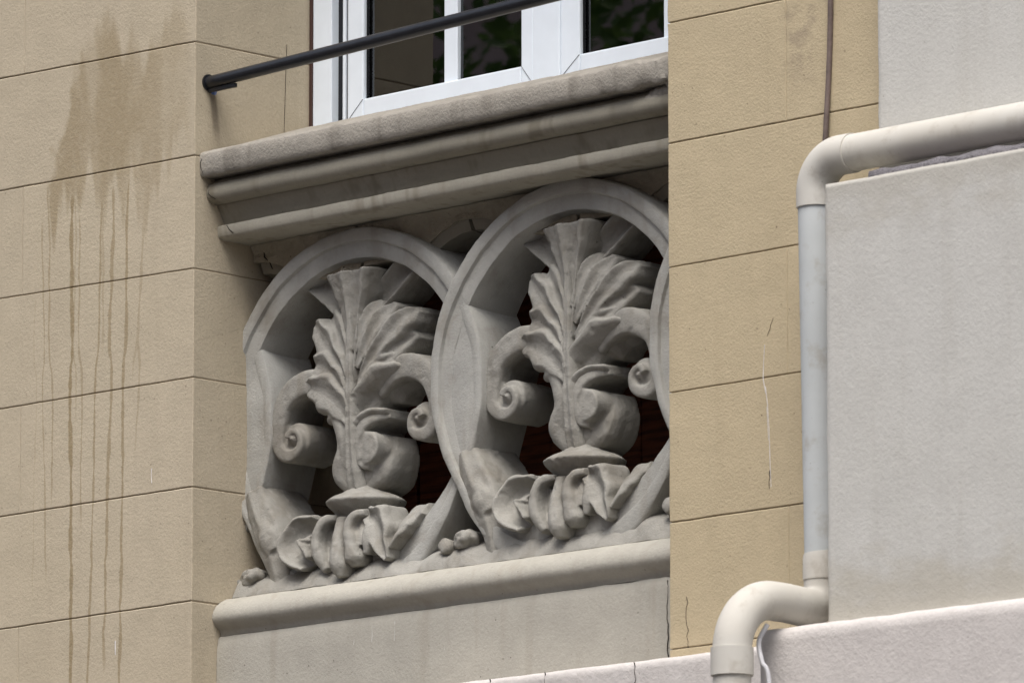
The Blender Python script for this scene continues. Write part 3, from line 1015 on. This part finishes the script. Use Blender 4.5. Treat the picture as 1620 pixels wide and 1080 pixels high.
mark('crack', jag((1.962, .109, -.95), (1.968, .104, -1.22), 14, .004), .0010, M['crack'], base)

# boarding and room behind
brd = empty('timber_boarding', (1.04, .8, -.8), 'dark red-brown boards seen through the ring openings', 'boarding')
for k in range(12):
    x = -.1+k*.2
    link('plank', sharp_box(x, x+.192, .90+.006*(k % 2), .93, -.80, .52, .003, 1), M['wood'], brd)
tag(link('cavity_floor', sharp_box(.003, 2.073, .601, .939, -1.2, -.74, 0), M['room']), kind='structure')
tag(link('cavity_lining', sharp_box(-.4, 2.5, .94, .97, -1.8, .533, 0), M['room']), kind='structure')

# ------------------------------------------------------------------ window
win = empty('casement_window', (1.04, .53, .755), 'white two-leaf casement window above the grimy stone sill', 'window')
X0, X1, ZB, ZT = .013, 2.063, .752, 2.46
def wbox(name, x0, x1, y0, y1, z0, z1, mat='white', parent=win, bev=.003):
    return link(name, sharp_box(x0, x1, y0, y1, z0, z1, bev), M[mat], parent)


link('joint_tape', sharp_box(.0005, X0, .500, .60, .70, ZT, .002), M['tape'], win)
link('joint_tape', sharp_box(X1, 2.0755, .500, .60, .70, ZT, .002), M['tape'], win)
fr = wbox('frame', X0, .100, .505, .585, .70, ZT)
wbox('frame', 1.968, X1, .505, .585, .70, ZT)
wbox('frame', .1085, 1.9675, .505, .585, ZT-.08, ZT)
wbox('frame', .1005, 1.9675, .582, .60, .70, .775)
wbox('gasket', .1005, .134, .534, .58, .756, ZT-.081, 'gasket')
wbox('weather_strip', .1345, .149, .520, .56, .756, ZT-.081, 'white', win, .004)
wbox('gasket', .1495, .1715, .526, .57, .757, ZT-.081, 'gasket')
def sash(xa, xb, s0, s1, muntins, y0=.506, leafname='sash'):
    """leaf from xa to xb, stiles s0 and s1 wide; glass behind"""
    zt = ZT-.085
    zr = .822
    root = wbox(leafname, xa, xa+s0, y0, y0+.085, .757, zt, 'white', win, .005)
    def sub(nm, *a, mat='white', bev=.003):
        return link(nm, sharp_box(*a, bev), M[mat], root, (0, 0, 0))
    sub('stile', xb-s1, xb, y0, y0+.085, .757, zt, bev=.005)
    sub('rail', xa+s0+.0008, xb-s1-.0008, y0+.0005, y0+.085, .757, zr, bev=.005)
    sub('rail', xa+s0+.0008, xb-s1-.0008, y0+.0005, y0+.085, zt-.07, zt, bev=.005)
    a, b2 = xa+s0, xb-s1
    sub('gasket', a, a+.003, y0+.014, y0+.024, zr, zt-.07, mat='gasket', bev=0)
    sub('gasket', b2-.006, b2, y0+.016, y0+.024, zr, zt-.07, mat='gasket', bev=0)
    sub('gasket', a+.006, b2-.006, y0+.016, y0+.024, zr, zr+.004, mat='gasket', bev=0)
    sub('spacer', a, a+.004, y0+.0300, y0+.044, zr, zt-.07, mat='spacer', bev=0)
    xs = [a]+[q for mm in muntins for q in mm]+[b2]
    for (m0, m1) in muntins:
        sub('muntin', m0, m1, y0+.012, y0+.052, zr, zt-.07, bev=.003)
    for q in range(0, len(xs), 2):
        sub('pane', xs[q]+.001, xs[q+1]-.001, y0+.0262, y0+.0292, zr-.01, zt-.06, mat='glass', bev=0)
        sub('pane', xs[q]+.001, xs[q+1]-.001, y0+.0455, y0+.0485, zr-.01, zt-.06, mat='glass', bev=0)
    return root


sash(.172, 1.012, .074, .055, [(.602, .662)])
sash(1.131, 1.966, .084, .084, [(1.566, 1.626)])
wbox('mullion', 1.0128, 1.1302, .503, .57, .756, ZT-.085, 'white', win, .004)

for (xa_, za_, xb_, zb_) in ((1.134, .760, 1.213, .820), (.176, .760, .244, .820), (1.009, .760, .960, .820)):
    mark('mitre_joint', [(xa_, .5052, za_), ((xa_+xb_)/2, .5052, (za_+zb_)/2), (xb_, .5052, zb_)], .0006, M['gasket'], win)
# inside the room
rm = newbm()
def room_mesh():
    x0, x1, y0, y1, z0, z1 = .0, 2.076, .605, 4.2, .535, 2.6
    v = [(x0, y0, z0), (x1, y0, z0), (x1, y1, z0), (x0, y1, z0), (x0, y0, z1), (x1, y0, z1), (x1, y1, z1), (x0, y1, z1)]
    f = [(0, 1, 2, 3), (4, 7, 6, 5), (1, 5, 6, 2), (2, 6, 7, 3), (3, 7, 4, 0)]
    return mesh_from('room', v, f, fix=False)
rm.free()
tag(link('room_interior', room_mesh(), M['room']), kind='structure')
def curtain(name, x0, x1, y, z0, z1, mat, label, waves, amp, dy=0.0):
    verts, faces = [], []
    n = 60
    for i in range(n+1):
        t = i/n
        x = x0+(x1-x0)*t
        yy = y+dy*t+amp*math.sin(t*waves*2*math.pi)
        for (o, z) in ((0, z0), (0, z1), (.004, z1), (.004, z0)):
            verts.append((x, yy+o, z))
    for i in range(n):
        for j in range(4):
            faces.append((i*4+j, i*4+(j+1) % 4, i*4+4+(j+1) % 4, i*4+4+j))
    faces.append((0, 1, 2, 3)); faces.append(tuple(n*4+q for q in range(4)))
    me = smooth_by_angle(mesh_from('curtain', verts, faces), 60)
    return tag(link(name, me, M[mat]), label, 'curtain')
curtain('curtain', .03, .565, .625, .70, 2.4, 'curtain', 'flat grey-brown sheet standing in for the reveal reflected in the left window pane', 2, .003, .03)  # added sheet, no real curtain: its tone imitates the reveal mirrored in the pane
curtain('curtain', 1.44, 1.95, .75, .60, 2.4, 'red', 'dark red curtain edge inside the right window leaf', 5, .02)
cl = newbm()
box_into(cl, 1.42, 1.60, .66, .675, .985, 1.005)
box_into(cl, 1.40, 1.44, .655, .672, 1.0055, 1.05)
me = bpy.data.meshes.new('clip'); cl.to_mesh(me); cl.free()
tag(link('curtain_holder', me, M['clip']), 'pale plastic holder in front of the dark red curtain', 'holder')

# ------------------------------------------------------------------ hand rail
rail = empty('guard_rail', (.0, .058, .84), 'black metal guard rail crossing in front of the white window', 'railing')
A_, B_ = Vector((.003, .056, .843)), Vector((2.074, .03, .893))
link('bar', tube([A_.lerp(B_, t/24) for t in range(25)], .0205, 24), M['iron'], rail)
link('wall_plate', tube([(.0005, .056, .843), (.006, .056, .843)], .027, 24), M['iron'], rail)
link('bracket', sharp_box(.004, .13, .05, .062, .810, .824, .002), M['iron'], rail)
link('plug', tube([(.006, .070, .815), (.016, .074, .811)], .008, 12), M['blue'], rail)

# ------------------------------------------------------------------ pale block on the right, upper wall and ledges
blk = empty('projecting_block', (4.5, -.15, -1.2), 'pale grey rendered block projecting at right below the horizontal pipe', 'wall')
link('block', rough_box(2.975, 6.4, -.30, .0, -1.3, .049, .06, .002, .012), M['block'], blk)
mort = []
mbm = newbm()
n = 90
vv = []
for i in range(n+1):
    x = 3.12+3.2*i/n
    row = []
    for (yy, zz) in ((-.27, .047), (-.265, .070), (-.24, .082), (-.15, .086), (-.07, .088), (-.07, .047)):
        p = Vector((x, yy, zz)); q = .0 if zz < .05 else 1
        p.z += q*.010*noise.noise(p*22)+q*.006*noise.noise(p*60); p.y += q*.006*noise.noise(p*30+Vector((4, 4, 4)))
        row.append(mbm.verts.new(p))
    vv.append(row)
for a, b in zip(vv[:-1], vv[1:]):
    for j in range(6): mbm.faces.new((a[j], a[(j+1) % 6], b[(j+1) % 6], b[j]))
mbm.faces.new(vv[0]); mbm.faces.new(vv[-1])
bmesh.ops.recalc_face_normals(mbm, faces=mbm.faces)
me = bpy.data.meshes.new('mortar'); mbm.to_mesh(me); mbm.free(); me.shade_smooth()
link('mortar_cap', me, M['mortar'], blk)
uw = rough_box(2.971, 6.4, -.065, .6, .05, 3.0, .06, .002, .012)
tag(link('upper_wall', uw, M['block']), 'pale grey rendered wall above the horizontal drainpipe at top right', 'wall')
lg = empty('string_course', (2.5, -.1, -1.7), 'rough pale pinkish ledge running below the parapet and the drainpipe', 'ledge')
link('ledge', rough_box(.95, 2.755, -.10, .095, -1.75, -1.206, .05, .003, .014, -.006), M['ledge'], lg)
link('ledge', rough_box(2.757, 6.4, -.36, .0, -1.75, -1.212, .05, .003, .022, -.004), M['ledge'], lg)
link('ledge', rough_box(-2.9, .948, -.10, .0, -1.75, -1.236, .08, .003, .014), M['ledge'], lg)
mark('crack', jag((2.025, -.1008, -1.222), (2.034, -.1008, -1.34), 9, .006), .0018, M['crack'], lg)
mark('crack', jag((1.425, -.1008, -1.216), (1.430, -.1008, -1.30), 7, .005), .0015, M['crack'], lg)
mark('crack', jag((1.656, -.1008, -1.217), (1.655, -.1008, -1.25), 4, .003), .0011, M['crack'], lg)
tag(link('base_wall', rough_box(-2.9, 6.4, -.02, .6, GZ+.13, -1.752, .4, .003), M['ledge']), 'plain rendered wall below the ledge down to the pavement', 'wall')

# ------------------------------------------------------------------ drainpipe
dpz = empty('drainpipe', (2.80, -.13, -1.9), 'off-white plastic drainpipe bending round the pale block', 'pipe')
PR = .0545
XT, XB_ = 2.797, 2.814
zc_ = .172
# horizontal run
link('horizontal_pipe', tube([(2.93+3.4*i/20, -.135, zc_) for i in range(21)], PR, 36), M['pipe'], dpz)
el = arc((XT+.10, -.135, zc_-.10), (-1, 0, 0), (0, 0, 1), .10, 14)
link('elbow', tube([Vector((XT, -.135, .03))]+el+[Vector((2.945, -.135, zc_))], PR+.004, 36), M['pipe'], dpz)
link('vertical_pipe', tube([(XT+(XB_-XT)*i/12, -.135, .035-1.04*i/12) for i in range(13)], PR-.001, 36), M['pipe_grey'], dpz)
link('collar', tube([(XB_-.001, -.135, -.985), (XB_, -.135, -1.00), (XB_, -.135, -1.062)], [PR+.001, PR+.004, PR+.004], 36), M['pipe'], dpz)
zl = -1.148
e1 = [Vector((XB_, -.135, -1.055))]+arc((XB_, -.20, zl+.065), (0, 1, 0), (0, 0, -1), .065, 10)
link('elbow', tube(e1+[Vector((XB_, -.235, zl))], PR+.0015, 36), M['pipe'], dpz)
e2 = [Vector((XB_, -.225, zl)), Vector((XB_, -.30, zl+.004))]
e2 += [Vector((XB_, -.355, zl+.004-.165)) + Vector((0, -.165*math.sin(R(90)*i/16), .165*math.cos(R(90)*i/16))) for i in range(17)]
link('bend', tube(e2, PR+.002, 36), M['pipe'], dpz)
link('collar', tube([(XB_, -.52, -1.295), (XB_, -.52, -1.31), (XB_, -.52, -1.375)], PR+.007, 36), M['pipe'], dpz)
link('vertical_pipe', tube([(XB_, -.52, -1.33), (XB_, -.52, -3.5), (XB_, -.52, GZ+.13)], PR, 36), M['pipe'], dpz)
tag(link('white_cable', tube(catmull([(2.85, -.41, -1.22), (2.83, -.425, -1.27), (2.855, -.44, -1.33), (2.875, -.43, -1.42), (2.87, -.43, -1.9)], 30), .007, 10), M['wire']), 'thin white cable tucked behind the lower drainpipe bend', 'cable')
tag(link('wall_cable', tube([Vector((2.722+.0215*(t-.26)/.416, -.009-.004*math.sin(t*9), t)) for t in [.16+.09*i for i in range(32)]], .0085, 12), M['cable']), 'thin brown cable running up the ochre pier above the pipe', 'cable')

# ------------------------------------------------------------------ across the street (seen only in the panes)
hb = empty('townhouse', (-20, -27, GZ), 'pink rendered townhouse across the street mirrored in the panes', 'building')
link('wall', sharp_box(-50, 30, -32, -22, GZ, 10.5, 0), M['pink'], hb)
link('roof', sharp_box(-50.4, 30.4, -32.4, -21.6, 10.505, 11.0, .05), M['bark'], hb)
for fl in range(5):
    for k in range(20):
        x = -47+k*3.9
        z = GZ+1.0+fl*3.3
        o = link('window', sharp_box(x, x+1.3, -22.05, -21.93, z, z+1.9, .02), M['white'], hb)
        link('pane', sharp_box(x+.12, x+1.18, -21.928, -21.90, z+.12, z+1.78, 0), M['gasket'], o, (0, 0, 0))

tr = empty('street_tree', (-11.4, -12.0, GZ), 'leafy green street tree mirrored in the window panes', 'tree')
link('trunk', tube([(-11.4+.05*math.sin(i), -12+.05*math.cos(i*1.3), GZ+i*.85) for i in range(11)], [.22-.013*i for i in range(11)], 12), M['bark'], tr)
bb = newbm()
def limb(a, b, r):
    pass
bb.free()
for k in range(7):
    a = k*0.9
    p0 = Vector((-11.4, -12, GZ+5.2+.45*k))
    p1 = p0+Vector((math.cos(a)*1.9, math.sin(a)*1.9, 2.2))
    link('limb', tube([p0.lerp(p1, t/6)+Vector((0, 0, .1*math.sin(t))) for t in range(7)], [.09-.011*t for t in range(7)], 8), M['bark'], tr)
verts, faces = [], []
rnd = random.Random(3)
clumps = []
while len(clumps) < 60:
    p = Vector((rnd.uniform(-1, 1), rnd.uniform(-1, 1), rnd.uniform(-1, 1)))
    if .35 < p.length < 1: clumps.append((Vector((-11.7, -12, 4.6))+Vector((p.x*2.9, p.y*2.9, p.z*3.2)), rnd.uniform(.5, .95)))
for c, r in clumps:
    for _ in range(120):
        d = Vector((rnd.gauss(0, 1), rnd.gauss(0, 1), rnd.gauss(0, 1))).normalized()*r*rnd.random()**.4
        p = c+d
        t = Vector((rnd.gauss(0, 1), rnd.gauss(0, 1), rnd.gauss(0, .6))).normalized()
        s = t.cross(Vector((rnd.gauss(0, 1), rnd.gauss(0, 1), rnd.gauss(0, 1)))).normalized()
        L, W_ = rnd.uniform(.06, .11), rnd.uniform(.03, .05)
        q = len(verts)
        verts += [p-t*L, p+s*W_, p+t*L, p-s*W_]
        faces.append((q, q+1, q+2, q+3))
link('crown', mesh_from('crown', verts, faces, fix=False), M['leaf'], tr)
